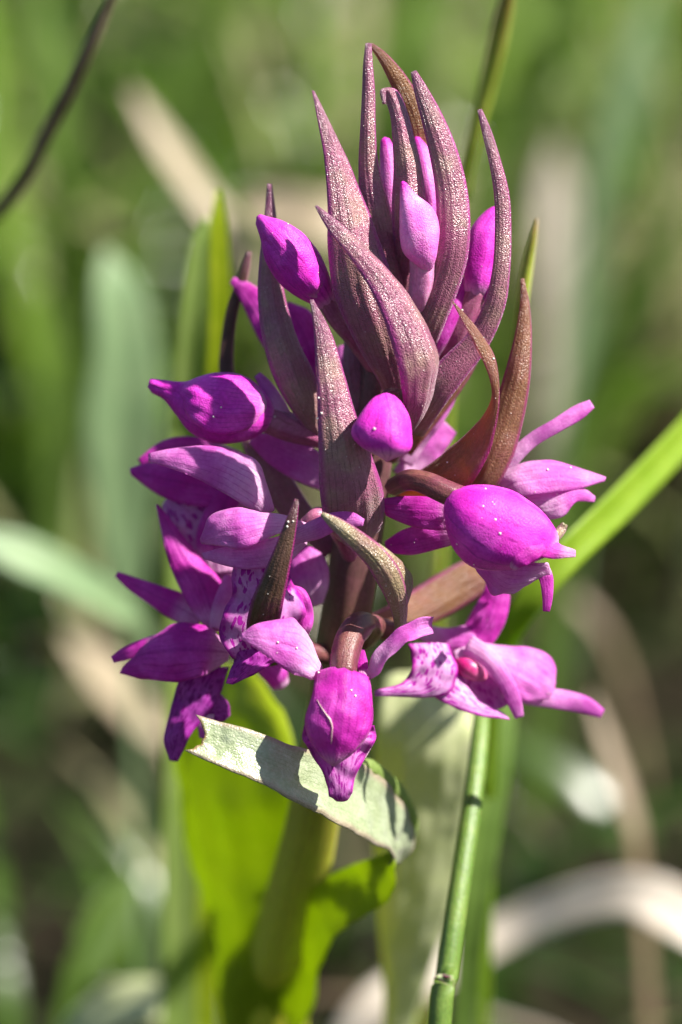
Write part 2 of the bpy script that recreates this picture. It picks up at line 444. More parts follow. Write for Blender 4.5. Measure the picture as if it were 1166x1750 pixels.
def blades(name, mat, roots, hmin, hmax, wmin, wmax, lean, seg=6, flat=False):
    V, F, T = [], [], []
    for (x, y, hs, tone) in roots:
        h = rnd.uniform(hmin, hmax) * hs; wd = rnd.uniform(wmin, wmax)
        a = rnd.uniform(0, 2 * math.pi); ln = rnd.uniform(0.1, 1.0) * lean
        dx, dy = math.cos(a), math.sin(a)
        fa = a + math.pi / 2 + rnd.uniform(-0.7, 0.7)
        sx, sy = math.cos(fa), math.sin(fa)
        z0 = -0.004
        n0 = len(V)
        tn = min(1, max(0, tone + rnd.uniform(-0.12, 0.12)))
        if not flat and rnd.random() < 0.12: tn = rnd.uniform(0.85, 1.0)
        if flat and rnd.random() < 0.10: tn = 1.0
        for k in range(seg + 1):
            t = k / seg
            if flat:
                r = h * t; z = 0.006 + 0.015 * hs * math.sin(math.pi * t) + 0.004 * rnd.random()
            else:
                r = h * ln * t ** 1.8; z = z0 + h * (t - 0.35 * ln * t ** 2.6)
            cx, cy = x + dx * r, y + dy * r
            ww = wd * 0.5 * (1 - t ** 2.2) * (0.6 + 0.4 * min(1, t * 4)) + 0.00012
            V += [(cx - sx * ww, cy - sy * ww, z + ww * 0.35), (cx, cy, z), (cx + sx * ww, cy + sy * ww, z + ww * 0.35)]
            T += [tn] * 3
        for k in range(seg):
            b0 = n0 + 3 * k
            F += [(b0, b0 + 1, b0 + 4, b0 + 3), (b0 + 1, b0 + 2, b0 + 5, b0 + 4)]
    me = bpy.data.meshes.new(name); me.from_pydata(V, [], F); me.update()
    at = me.attributes.new("tone", 'FLOAT', 'POINT'); at.data.foreach_set("value", np.array(T, np.float32))
    me.polygons.foreach_set("use_smooth", [True] * len(me.polygons))
    me.materials.append(mat)
    o = bpy.data.objects.new(name, me); COL.objects.link(o)
    return o

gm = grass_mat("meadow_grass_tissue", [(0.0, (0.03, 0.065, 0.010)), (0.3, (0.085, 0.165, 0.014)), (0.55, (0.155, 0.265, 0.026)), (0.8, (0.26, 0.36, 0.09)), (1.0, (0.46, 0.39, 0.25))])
dm = grass_mat("dead_grass_tissue", [(0.0, (0.05, 0.035, 0.02)), (0.6, (0.14, 0.10, 0.06)), (1.0, (0.50, 0.43, 0.32))], 0.2)
def grass_roots():
    R = []
    # tufts behind the plant, thicker farther away
    for _ in range(2100):
        y = rnd.uniform(0.10, 1.7) if rnd.random() < 0.75 else rnd.uniform(0.26, 0.8)
        x = rnd.uniform(-0.22 - 0.25 * y, 0.22 + 0.25 * y)
        dens = noise.noise(Vector((x * 6 + 3, y * 6, 1.7)))
        fx = x * 0.45 / (y + 0.42)
        near = y < 0.33
        if near and rnd.random() < 0.72: continue
        if dens < -0.12: continue
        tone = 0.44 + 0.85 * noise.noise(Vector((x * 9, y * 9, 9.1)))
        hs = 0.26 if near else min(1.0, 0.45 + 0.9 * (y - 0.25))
        if near: tone = tone * 0.5 - 0.2  # near tufts toned darker: shade low in the frame put into their colour
        for _k in range(rnd.randint(5, 12)):
            R.append((x + rnd.gauss(0, 0.010), y + rnd.gauss(0, 0.010), hs, tone))
    # thin single stalks and blades crossing behind the plant
    for _ in range(330):
        y = rnd.uniform(0.27, 0.50); x = rnd.uniform(-0.10 - 0.15 * y, 0.10 + 0.15 * y)
        R.append((x, y, rnd.uniform(0.5, 1.0), rnd.choice((0.25, 0.4, 0.5, 0.62, 0.95))))
    # low grass round the camera's side and to the left and right
    for _ in range(220):
        x = rnd.uniform(-0.5, 0.5); y = rnd.uniform(-0.35, 0.10)
        if abs(x) < 0.035 and y < 0.12: continue
        tone = 0.4 + 0.5 * noise.noise(Vector((x * 9, y * 9, 9.1)))
        for _k in range(rnd.randint(4, 9)):
            R.append((x + rnd.gauss(0, 0.010), y + rnd.gauss(0, 0.010), 0.30, tone))
    return R
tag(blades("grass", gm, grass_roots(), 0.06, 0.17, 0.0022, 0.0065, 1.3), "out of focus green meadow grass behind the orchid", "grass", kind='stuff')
herbs = []
for _ in range(420):
    y = rnd.uniform(0.10, 1.3); x = rnd.uniform(-0.22 - 0.25 * y, 0.22 + 0.25 * y)
    if (y < 0.16 and abs(x) < 0.03) or (y < 0.40 and rnd.random() < 0.93): continue
    tone = 0.35 + 0.6 * noise.noise(Vector((x * 12, y * 12, 4.4)))
    for _k in range(rnd.randint(2, 5)):
        herbs.append((x + rnd.gauss(0, 0.006), y + rnd.gauss(0, 0.006), 0.5 if y < 0.3 else 1.0, tone * (0.7 if y < 0.3 else 1.0)))  # nearest herbs get a darker tone, shade put into the colour
tag(blades("undergrowth", gm, herbs, 0.04, 0.10, 0.008, 0.018, 1.6, seg=7), "low broad leaves of meadow herbs among the grass", "herbs", kind='stuff')
lit = [(rnd.uniform(-0.45, 0.45), rnd.uniform(-0.2, 1.1), rnd.uniform(0.2, 1.0), rnd.random() ** 2.2) for _ in range(900)]
tag(blades("dead_grass_litter", dm, lit, 0.03, 0.10, 0.0015, 0.004, 0.5, flat=True), "dry beige grass litter lying on the dark soil", "litter", kind='stuff')

# ------------------------------------------------------------------ single plants of the surroundings
def ground_tail(C, reach=0.35):
    """more stations that carry a blade from its last traced one down to the soil"""
    x, y, d, hw = C[-1][:4]
    p = P(x, y, d)
    return p, hw

def path_geo(pts, hws, side=None, bulge=0.35, th=0.3, nv=44, nu=15):
    """a blade along world points with half widths in metres"""
    c = cr(pts, nv); h = cr([(q, 0, 0) for q in hws], nv)[:, 0]
    t = norm(np.gradient(c, axis=0))
    view = norm(CAM - c)
    wv = norm(np.cross(t, view))
    nn = norm(np.cross(wv, t))
    sg = np.sign(np.sum(nn * view, axis=1)); nn = nn * sg[:, None]
    if side is None:
        side = -32.0 if float(np.mean(wv @ sv)) > 0 else 32.0
    if side is not None:
        a = math.radians(side); wv2 = wv * math.cos(a) + nn * math.sin(a); nn = nn * math.cos(a) - wv * math.sin(a); wv = wv2
    s = np.linspace(-1, 1, nu)
    g = c[:, None, :] + wv[:, None, :] * (h[:, None, None] * s[None, :, None]) + nn[:, None, :] * (h[:, None, None] * (0.3 * bulge * (1 - s ** 2) + 0.30 * np.abs(s) ** 1.3 + 0.02 * np.cos(3 * math.pi * s))[None, :, None])
    uv = np.array([((q + 1) / 2, vv) for vv in np.linspace(0, 1, nv) for q in s])
    return shell(g, th, uv)

def tube_geo(pts, hws, nv=44, m=12):
    c = cr(pts, nv); h = cr([(q, 0, 0) for q in hws], nv)[:, 0]
    t = norm(np.gradient(c, axis=0))
    a = norm(np.cross(t, np.array((0.3, 1.0, 0.1)))); b = np.cross(t, a)
    V, U = [], []
    for i in range(nv):
        for k in range(m):
            q = 2 * math.pi * k / m
            r = h[i] * (1 + 0.06 * math.cos(4 * q))
            V.append(c[i] + (a[i] * math.cos(q) + b[i] * math.sin(q)) * r); U.append((k / m, i / (nv - 1)))
    F = [(i * m + k, i * m + (k + 1) % m, (i + 1) * m + (k + 1) % m, (i + 1) * m + k) for i in range(nv - 1) for k in range(m)]
    V += [c[0], c[-1]]; U += [(0.5, 0), (0.5, 1)]
    z = len(V)
    F += [(k, z - 2, (k + 1) % m) for k in range(m)] + [((nv - 1) * m + k, (nv - 1) * m + (k + 1) % m, z - 1) for k in range(m)]
    return np.array(V), F, np.array(U)

def plant(name, mat, C, label, cat, round_=False, foot=(0, 0), bulge=0.35, group=None, side=None, th=0.3, ground=True):
    """a blade or stalk through picture stations (x, y, d, half width); rooted in the soil below its last station"""
    pts, hws = [], []
    C = [C[0][:3] + (min(C[0][3], 5),)] + list(C[1:])
    for (x, y, d, hw) in C:
        pts.append(P(x, y, d)); hws.append(hw * WF / 1166.0 * (D0 - d * 0.001) / D0)
    if ground:
        p = pts[-1]
        z = p[2]
        dirv = norm(pts[-1] - pts[-2])
        fx = p[0] + dirv[0] * z * 0.4 + foot[0]; fy = p[1] + dirv[1] * z * 0.4 + foot[1]
        if z > 0.012:
            pts.append(np.array((p[0] * 0.45 + fx * 0.55, p[1] * 0.45 + fy * 0.55, z * 0.5))); hws.append(hws[-1])
        pts.append(np.array((fx, fy, -0.006))); hws.append(hws[-1] * 0.85)
    root = pts[-1].copy()
    if ground: root[2] = 0.0
    g = tube_geo(pts, hws) if round_ else path_geo(pts, hws, side=side, bulge=bulge, th=th)
    o = build(name, mat, g, loc=root)
    return tag(o, label, cat, group)

plant("dry_stalk", m_dry_brown, [(206, -40, -38, 9), (150, 85, -42, 11), (98, 195, -48, 12), (48, 290, -54, 12), (-10, 372, -62, 12), (-90, 450, -72, 12)],
      "dark brown blurred stalk slanting across the upper left corner", "stalk", round_=True)
plant("dead_grass_stalk", m_dry, [(222, 150, -190, 16), (285, 255, -188, 24), (345, 340, -186, 25), (420, 450, -186, 24), (480, 580, -188, 18), (520, 720, -192, 8)],
      "wide beige dead blade slanting behind the left of the spike", "dry grass")
plant("dead_grass_stalk", m_dry, [(400, 352, -185, 34), (470, 366, -183, 46), (550, 380, -180, 48), (640, 402, -182, 34), (690, 450, -186, 16), (700, 560, -192, 6), (690, 760, -200, 4)],
      "beige dry blade lying crosswise close behind the bud at upper left", "dry grass", foot=(0.01, 0.0))
plant("green_grass_plant", m_leaf_yellow, [(372, 325, -40, 6), (371, 400, -41, 18), (372, 520, -44, 22), (368, 640, -48, 24), (362, 760, -54, 24)],
      "yellow-green upright blade with a bright tip left of the spike", "grass", bulge=0.2)
plant("green_grass_plant", m_green_light, [(352, 372, -46, 8), (340, 430, -47, 26), (328, 540, -50, 34), (318, 660, -55, 38), (312, 780, -60, 38)],
      "light green blade just left of the yellow-green upright one", "grass", bulge=0.2)
plant("broad_leaved_plant", m_leaf_grey, [(180, 425, -150, 22), (195, 500, -150, 50), (205, 600, -152, 64), (200, 720, -155, 78), (205, 850, -160, 62), (215, 1000, -166, 34), (222, 1090, -170, 10)],
      "broad grey-green leaf standing blurred at the left", "plant", bulge=0.25)
plant("green_stalk", m_olive_stem, [(880, -60, -34, 14), (858, 40, -38, 15), (832, 150, -42, 14), (808, 240, -45, 12), (790, 330, -50, 11), (776, 450, -55, 10)],
      "olive green stalk rising behind the top right bracts to the upper edge", "stalk", round_=True)
plant("grass_shoot", m_olive_stem, [(918, 374, -16, 2), (912, 405, -16, 6), (902, 455, -17, 9), (890, 540, -19, 10), (874, 700, -25, 9), (850, 950, -36, 8), (826, 1220, -48, 6)],
      "thin green shoot with a brown tip beside the right-hand bracts", "shoot", round_=True)
plant("green_grass_plant", m_green, [(1360, 530, -66, 26), (1260, 640, -55, 30), (1166, 745, -45, 31), (1060, 856, -36, 32), (965, 950, -30, 31), (890, 1040, -30, 28), (850, 1130, -36, 20), (842, 1230, -44, 12)],
      "bright green blade slanting in from the right edge behind the open flower", "grass", bulge=0.3)
plant("green_stalk", m_green_stem, [(826, 1120, -26, 14), (822, 1240, -20, 15), (806, 1380, -15, 17), (782, 1540, -11, 18), (764, 1665, -9, 19), (748, 1790, -8, 20)],
      "sharp round green stalk running down to the bottom edge right of centre", "stalk", round_=True)
plant("green_grass_plant", m_green_mid, [(880, 1080, -52, 16), (856, 1240, -50, 26), (830, 1400, -50, 30), (808, 1560, -52, 26), (790, 1760, -58, 22)],
      "soft mid green blade right behind the sharp round stalk", "grass", bulge=0.3)
plant("dry_stalk", m_dry_grey, [(1300, 1680, -116, 52), (1166, 1575, -118, 50), (1085, 1535, -121, 46), (980, 1550, -126, 40), (870, 1595, -130, 38), (750, 1662, -128, 38), (620, 1750, -124, 38)],
      "bleached grey dead blade arching across the lower right corner", "dry grass", foot=(0, 0.0))
plant("grey_grass_plant", m_leaf_grey, [(-70, 905, -110, 36), (20, 945, -112, 38), (110, 985, -115, 36), (190, 1035, -120, 28), (260, 1110, -130, 10)],
      "grey-green blade entering from the left edge at half height", "grass", bulge=0.2)
plant("dead_grass_stalk", m_dry_grey, [(950, 250, -300, 18), (946, 330, -302, 34), (946, 460, -305, 36), (944, 590, -310, 30)],
      "pale beige upright dead blade blurred at the upper right", "dry grass", bulge=0.2)
plant("dead_grass_stalk", m_dry, [(110, 1090, -190, 26), (170, 1150, -192, 36), (230, 1220, -194, 34), (290, 1290, -196, 12)],
      "pale brown dead blade lying behind the lower left flower", "dry grass")
plant("dead_grass_stalk", m_tan, [(1010, 1190, -150, 8), (1040, 1280, -148, 14), (1075, 1390, -146, 16), (1090, 1470, -146, 12)],
      "narrow brown dead blade below the lower right flower", "dry grass")
plant("dead_grass_stalk", m_tan, [(860, 930, -240, 8), (950, 1000, -240, 12), (1040, 1090, -240, 8)],
      "short dead blade behind the bright green slanting blade", "dry grass")
plant("low_leaved_plant", m_leaf_pale, [(345, 1765, -92, 24), (270, 1722, -95, 44), (185, 1732, -98, 44), (110, 1800, -102, 24)],
      "pale green rounded leaf at the bottom edge left of the stem", "plant", bulge=0.3)
plant("low_leaved_plant", m_leaf_shaded, [(225, 1490, -120, 24), (185, 1560, -118, 46), (145, 1640, -116, 44), (120, 1690, -115, 24)],
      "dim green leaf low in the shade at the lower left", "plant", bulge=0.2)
for (C, lab) in (
    ([(60, -40, -260, 20), (90, 120, -262, 34), (100, 300, -266, 34), (96, 420, -270, 28)], "soft green blade behind the brown stalk at upper left"),
    ([(420, -40, -270, 16), (350, 60, -272, 28), (290, 200, -275, 32), (250, 340, -280, 28)], "soft green blade leaning near the top left of centre"),
    ([(1010, -50, -230, 20), (950, 60, -232, 34), (890, 180, -236, 36), (840, 330, -240, 30)], "soft green blade leaning right of the olive stalk"),
    ([(1120, -30, -250, 20), (1080, 120, -252, 36), (1030, 300, -256, 36), (1000, 480, -262, 30)], "soft pale green blade near the upper right corner"),
    ([(1180, 330, -200, 16), (1100, 470, -204, 30), (1040, 600, -208, 34), (990, 760, -214, 30)], "soft green blade at the right edge above the slanting one"),
    ([(720, -30, -280, 30), (700, 90, -282, 60), (660, 220, -286, 60), (640, 330, -292, 44)], "soft dark green leaf behind the topmost bracts"),
):
    plant("meadow_grass_plant", m_leaf_grey if "pale" in lab else m_green_mid, C, lab, "grass", bulge=0.25)

# ------------------------------------------------------------------ the orchid
sb = P(465, 1780, -51)
root_xy = np.array((sb[0] - 0.003, sb[1] + 0.002, 0.0))
orchid = empty("marsh_orchid", root_xy)
tag(orchid, "purple marsh orchid in bloom with maroon bracts, sharp in the middle of the meadow", "orchid")

stem_pts = [P(690, 300, -3), P(672, 430, -4), P(655, 600, -5.5), P(628, 800, -7.5), P(602, 980, -9), P(572, 1180, -14), P(535, 1400, -25), P(492, 1600, -38), P(462, 1780, -50), root_xy + np.array((0, 0, -0.004))]
k1 = WF / 1166
stem = build("stem", m_stem, tube_geo(stem_pts, [16 * k1, 24 * k1, 34 * k1, 40 * k1, 42 * k1, 42 * k1, 46 * k1, 58 * k1, 66 * k1, 66 * k1], nv=70, m=20), orchid)

def bract(mat, *geos):
    return build("bract", mat, list(geos), orchid)

# upper left, broad, half in shade
bract(m_bract, sheet(
    L=[(533, 154, 1), (545, 215, 2), (555, 280, 2.5), (560, 350, 3), (561, 430, 3), (573, 510, 2.5), (610, 590, 1), (646, 650, -1), (672, 705, -3)],
    R=[(538, 156, 1), (567, 215, 1.5), (594, 272, 1.5), (624, 345, 2), (651, 415, 2.5), (672, 480, 2.5), (692, 560, 2), (700, 640, 0), (692, 705, -3)], bulge=0.14, fold=0.30, ns=0.05, rip=0.015, nerve=0.022, nk=5, seed=1))
# tallest, slim
bract(m_bract, sheet(C=[(630, 74, 1, 5), (629, 110, 1.5, 8), (630, 160, 1.5, 11), (629, 220, 1.5, 13), (630, 280, 1, 17), (640, 350, 0.5, 25), (658, 430, 0, 27), (674, 500, -1, 24), (684, 570, -3, 18)], bulge=0.2, fold=0.3, ns=0.05, rip=0.015, nerve=0.022, nk=5, seed=2))
# curls over at the very top, behind
bract(m_bract_green, sheet(C=[(634, 76, 0.5, 4), (655, 98, 0, 9), (680, 135, -0.5, 15), (703, 180, -1, 19), (718, 230, -1.5, 20), (726, 300, -2.5, 22), (722, 400, -3.5, 22)], bulge=0.28, ns=0.05, rip=0.015, nerve=0.022, nk=5, seed=3))
# short one with a hooked tip
bract(m_bract, sheet(C=[(657, 178, 1.5, 3), (655, 156, 1.2, 5), (668, 160, 1, 12), (682, 195, 1.5, 15), (690, 240, 2, 19), (697, 290, 2, 24), (699, 350, 1.5, 29), (698, 430, 0, 26), (690, 520, -2, 20)], bulge=0.2, fold=0.45, ns=0.05, rip=0.015, nerve=0.022, nk=5, seed=4))
# large lit one right of the pink bud
bract(m_bract, sheet(C=[(707, 122, 2, 5), (720, 155, 2.5, 12), (740, 205, 3, 19), (758, 260, 3, 24), (771, 320, 3, 27), (775, 380, 3, 29), (770, 440, 2.5, 29), (752, 500, 1.5, 28), (730, 560, 0, 26), (712, 620, -3, 22)], bulge=0.26, fold=0.12, ns=0.05, rip=0.015, nerve=0.022, nk=5, seed=5))
# broad front one that bends over itself
bract(m_bract, sheet(
    L=[(538, 352, 5), (562, 395, 6), (598, 440, 7), (632, 490, 7.5), (657, 550, 7.8), (677, 610, 7.6), (687, 660, 6.6), (692, 700, 5), (701, 736, 3)],
    R=[(543, 351, 5), (586, 385, 5.5), (636, 432, 6), (691, 492, 5.8), (729, 555, 5), (749, 607, 4.4), (745, 655, 4), (729, 700, 3.4), (707, 737, 2.5)], bulge=0.30, fold=0.22, ns=0.05, rip=0.015, nerve=0.022, nk=5, seed=6))
# thin long one on the right
bract(m_bract, sheet(C=[(820, 187, 1, 4), (832, 225, 1.5, 8), (846, 275, 2, 10), (858, 335, 2, 13), (860, 400, 2, 14), (857, 460, 2, 15), (846, 520, 1.5, 18), (818, 580, 0.5, 21), (775, 630, 0, 26), (735, 680, -1, 28), (705, 735, -4, 22)], bulge=0.26, fold=0.1, ns=0.05, rip=0.015, nerve=0.022, nk=5, seed=7))
# front right: olive blade with a narrow tip hanging back
bract(m_bract_green, sheet(
    L=[(772, 514, 5), (796, 560, 5.5), (822, 610, 5.5), (838, 650, 5), (838, 688, 4), (805, 735, 2), (760, 772, 0), (715, 806, -2), (672, 838, -5)],
    R=[(780, 520, 5), (815, 560, 5), (844, 605, 5), (853, 650, 4.8), (852, 705, 4.6), (838, 770, 4), (806, 824, 3), (768, 850, 1), (690, 862, -4)], bulge=0.25, ns=0.05, rip=0.015, nerve=0.022, nk=5, seed=8, nv=44))
# brown one standing on the right
bract(m_bract_green, sheet(C=[(893, 476, -2, 3), (897, 520, -1.5, 8), (895, 570, -1, 14), (885, 640, -1, 22), (868, 710, -1.5, 28), (845, 775, -2, 32), (815, 830, -3, 28), (760, 880, -6, 20)], bulge=0.3, fold=0.2, ns=0.05, rip=0.015, nerve=0.022, nk=5, seed=9))
# left, thin and blurred
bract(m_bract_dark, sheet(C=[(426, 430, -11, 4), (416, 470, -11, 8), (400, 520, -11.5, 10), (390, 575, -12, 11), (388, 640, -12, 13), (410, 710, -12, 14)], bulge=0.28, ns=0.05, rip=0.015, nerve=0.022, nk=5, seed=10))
# left, behind the upper bud
bract(m_bract, sheet(
    L=[(457, 313, -3), (452, 370, -3), (444, 440, -2.5), (441, 510, -2), (449, 580, -1.5), (470, 650, -1.5), (505, 710, -2.5), (545, 760, -5)],
    R=[(465, 314, -3), (472, 370, -3.4), (477, 440, -3), (488, 510, -2.5), (509, 580, -2), (537, 640, -2), (550, 700, -3), (560, 760, -5.5)], bulge=0.2, fold=0.42, ns=0.05, rip=0.015, nerve=0.022, nk=5, seed=11))
# front middle
bract(m_bract, sheet(
    L=[(530, 512, 6), (537, 570, 6.5), (541, 640, 6.8), (543, 710, 6.8), (545, 780, 6.2), (548, 850, 4.5), (558, 903, 1), (588, 930, -3)],
    R=[(536, 512, 6), (567, 570, 6.2), (589, 640, 6.2), (609, 710, 6), (636, 780, 5), (656, 845, 3), (653, 900, 0), (626, 930, -3.5)], bulge=0.30, fold=0.10, ns=0.05, rip=0.015, nerve=0.022, nk=5, seed=12))
# low left, dark
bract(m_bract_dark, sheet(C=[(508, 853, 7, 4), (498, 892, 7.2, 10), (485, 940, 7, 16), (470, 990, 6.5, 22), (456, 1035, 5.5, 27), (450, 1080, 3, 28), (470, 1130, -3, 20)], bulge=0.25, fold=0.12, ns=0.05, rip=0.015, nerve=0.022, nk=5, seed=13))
# low front, pale and arched, its right edge folded back
bract(m_bract_pale, sheet(C=[(550, 878, 8, 4), (575, 896, 8.3, 12), (608, 922, 8.5, 17), (640, 950, 8, 20), (664, 985, 7, 22), (678, 1020, 5.5, 18), (684, 1055, 3, 12), (682, 1085, 0, 8)], bulge=0.35, fold=0.15, ns=0.05, rip=0.015, nerve=0.022, nk=5, seed=14),
      sheet(L=[(640, 932, 7.8), (668, 962, 7.2), (682, 1000, 6), (688, 1050, 3.5)], R=[(648, 928, 7.0), (692, 966, 5.0), (707, 994, 4.2), (694, 1040, 3)], bulge=0.1, ns=0.05, rip=0.015, nerve=0.022, nk=5, seed=15))
# brown blurred ones at the right and left, farther back
bract(m_bract_green, sheet(C=[(905, 948, -16, 6), (860, 962, -16, 24), (800, 992, -15, 34), (735, 1030, -14, 34), (670, 1062, -12, 26), (610, 1080, -11, 18)], bulge=0.3, ns=0.05, rip=0.015, nerve=0.022, nk=5, seed=16))
bract(m_bract, sheet(C=[(420, 735, -9, 14), (448, 775, -9, 26), (480, 835, -9, 28), (520, 890, -9.5, 24), (570, 940, -10, 20)], bulge=0.3, ns=0.05, rip=0.015, nerve=0.022, nk=5, seed=17))
bract(m_bract, sheet(C=[(600, 560, -7, 8), (605, 620, -6, 20), (618, 690, -6, 26), (640, 780, -7, 24)], bulge=0.3, ns=0.05, rip=0.015, nerve=0.022, nk=5, seed=18))
bract(m_bract_green, sheet(C=[(850, 540, -6, 3), (815, 590, -6, 14), (780, 640, -6, 22), (740, 700, -6.5, 20), (690, 770, -7, 16)], bulge=0.3, ns=0.05, rip=0.015, nerve=0.022, nk=5, seed=19))

def flower(name, mat, geo, label=None):
    o = build(name, mat, geo, orchid)
    if label: o['label'] = label
    return o
def part(name, mat, parent, *geos):
    return build(name, mat, list(geos), parent)

SEAM = ((62, 0.13, 8), (118, 0.11, 8), (92, 0.05, 7), (150, 0.06, 8), (32, 0.05, 8), (200, 0.08, 12), (330, 0.08, 12))
# bud, upper left
f = flower("flower_bud", m_bud, body(C=[(442, 376, 1.5, 8), (462, 392, 1.8, 24), (484, 420, 2, 40), (508, 452, 1.6, 44), (530, 480, 1, 37), (548, 502, 0, 25), (562, 520, -1, 17)], dr=0.85, creases=SEAM, seed=1), "dark magenta bud pointing up to the left")
part("sepal", m_bud, f, sheet(L=[(438, 372, 1.8), (452, 420, 2.4), (478, 466, 2.6), (510, 500, 2), (540, 515, 0.6)], R=[(446, 366, 1.8), (492, 384, 3), (528, 420, 2.8), (548, 460, 2), (558, 500, 0.6)], bulge=0.55, th=0.18, seed=2))
part("ovary", m_ovary, f, body(C=[(552, 505, -0.3, 16), (575, 545, -1, 15), (605, 580, -2, 15), (640, 625, -4, 16)], dr=1, creases=((90, 0.1, 15), (150, 0.1, 15), (30, 0.1, 15)), seed=3))
# pink bud in the middle of the tip
f = flower("flower_bud", m_bud_pink, body(L=[(685, 311, 4), (683, 335, 4.2), (683, 370, 4.5), (684, 405, 4.4), (692, 435, 4), (716, 455, 3)], R=[(695, 312, 4), (712, 332, 4), (740, 356, 3.8), (750, 390, 3.8), (747, 430, 3.4), (740, 457, 3)], dr=0.85, creases=((100, 0.09, 12), (60, 0.04, 8)), seed=4), "pale pink bud between the top bracts")
part("ovary", m_ovary_pink, f, body(C=[(722, 440, 2.6, 22), (722, 475, 2, 22), (716, 510, 1, 20), (708, 550, -2, 18)], dr=1, creases=((90, 0.1, 15), (150, 0.1, 15), (30, 0.1, 15)), seed=5))
# pale young buds behind it
f = flower("flower_bud", m_bud_pink, body(C=[(658, 238, -1, 8), (664, 265, -1, 15), (668, 310, -1, 18), (674, 370, -1, 18), (684, 440, -1.5, 16), (692, 500, -3, 12)], dr=0.9, creases=SEAM, seed=6), "young whitish bud behind the hooked bract")
f = flower("flower_bud", m_bud_pink, body(C=[(712, 236, -1, 6), (722, 265, -1, 16), (732, 310, -0.6, 18), (738, 350, -0.6, 16), (736, 400, -1, 14)], dr=0.9, creases=SEAM, seed=7), "young pale bud left of the large lit bract")
# bud on the right behind the thin bract
f = flower("flower_bud", m_bud, body(C=[(868, 354, -2, 4), (850, 366, -2, 17), (832, 400, -2, 30), (825, 440, -2, 32), (818, 478, -2, 26), (812, 505, -2.5, 18)], dr=0.9, creases=SEAM, seed=8), "lit pink bud behind the thin right bract")
part("sepal", m_petal, f, sheet(C=[(868, 420, -1.5, 4), (850, 460, -1.4, 14), (830, 498, -2, 16), (812, 510, -2.5, 8)], bulge=0.4, seed=9))
part("ovary", m_ovary, f, body(C=[(815, 495, -2.4, 20), (795, 540, -3, 22), (772, 590, -4, 22), (745, 650, -6, 20)], dr=1, creases=((90, 0.12, 15), (150, 0.1, 15), (30, 0.1, 15)), seed=10))
part("spur", m_petal, f, body(C=[(800, 480, -3, 12), (775, 530, -2.2, 14), (756, 575, -2.2, 13), (742, 605, -3, 10)], dr=1, seed=11))
# large bud, left
f = flower("flower_bud", m_bud, body(L=[(256, 652, -3), (275, 650, -3), (312, 654, -3), (350, 640, -3), (390, 636, -3), (430, 648, -3), (458, 678, -4), (480, 700, -5)],
                                     R=[(260, 672, -3), (280, 683, -3), (300, 708, -2.8), (325, 738, -2.5), (365, 757, -2.5), (410, 757, -3), (448, 738, -4), (478, 724, -5)], dr=0.85, creases=((42, 0.07, 8), (120, 0.05, 8), (75, 0.04, 6)), seed=12), "large violet bud pointing left in the shade")
part("sepal", m_bud, f, sheet(L=[(254, 655, -2.4), (300, 676, -2.0), (325, 715, -0.8), (365, 742, -0.4), (420, 735, -0.8), (455, 706, -2.5)], R=[(258, 648, -3), (312, 652, -2.4), (350, 640, -1.5), (392, 637, -1.5), (434, 652, -1.8), (460, 690, -3)], bulge=0.42, th=0.18, seed=13))
part("ovary", m_ovary, f, body(C=[(452, 712, -4, 26), (490, 728, -4, 25), (535, 742, -4.5, 22), (580, 755, -6, 20)], dr=0.9, creases=((90, 0.12, 15), (150, 0.1, 15), (30, 0.1, 15)), seed=14))
part("petal", m_petal_pale, f, sheet(C=[(440, 640, -4, 6), (452, 655, -3.8, 10), (470, 684, -3.4, 14), (490, 712, -3.8, 10)], bulge=0.3, seed=15))
# small front bud facing the camera
f = flower("flower_bud", m_bud, body(L=[(652, 680, 6), (628, 694, 7.5), (610, 716, 8.5), (601, 738, 9), (618, 764, 9), (650, 782, 8.6)], R=[(660, 680, 6), (684, 692, 7), (699, 714, 7.6), (704, 742, 8), (702, 768, 8.2), (672, 784, 8.4)], dr=0.9, creases=((112, 0.10, 16), (60, 0.03, 14)), seed=16), "small rounded magenta bud facing front")
part("ovary", m_ovary_dark, f, body(C=[(655, 690, 6, 16), (672, 680, 5, 18), (686, 684, 3, 18), (690, 720, 0, 16), (670, 780, -5, 14)], dr=1, creases=((90, 0.12, 15), (150, 0.1, 15)), seed=17))

# flower behind, upper left: two violet petals
f = flower("flower", m_petal, sheet(C=[(488, 520, -9, 8), (505, 545, -8.5, 28), (522, 580, -8.5, 38), (535, 625, -9, 34), (560, 680, -10, 20)], bulge=0.32, seed=20), "violet flower half hidden behind the upper left bracts")
part("sepal", m_petal, f, sheet(C=[(396, 478, -11, 6), (420, 497, -11, 16), (445, 530, -10.5, 24), (470, 575, -10, 26), (510, 640, -10, 20)], bulge=0.22, seed=21))
part("petal", m_petal_pale, f, sheet(C=[(585, 590, -9, 8), (594, 620, -9, 18), (600, 660, -9, 20), (610, 720, -9, 14)], bulge=0.2, seed=22))
part("petal", m_petal_pale, f, sheet(C=[(430, 748, -7.5, 10), (470, 768, -7.2, 26), (515, 790, -7, 32), (560, 815, -7.5, 26), (600, 835, -9, 16)], bulge=0.26, seed=23))

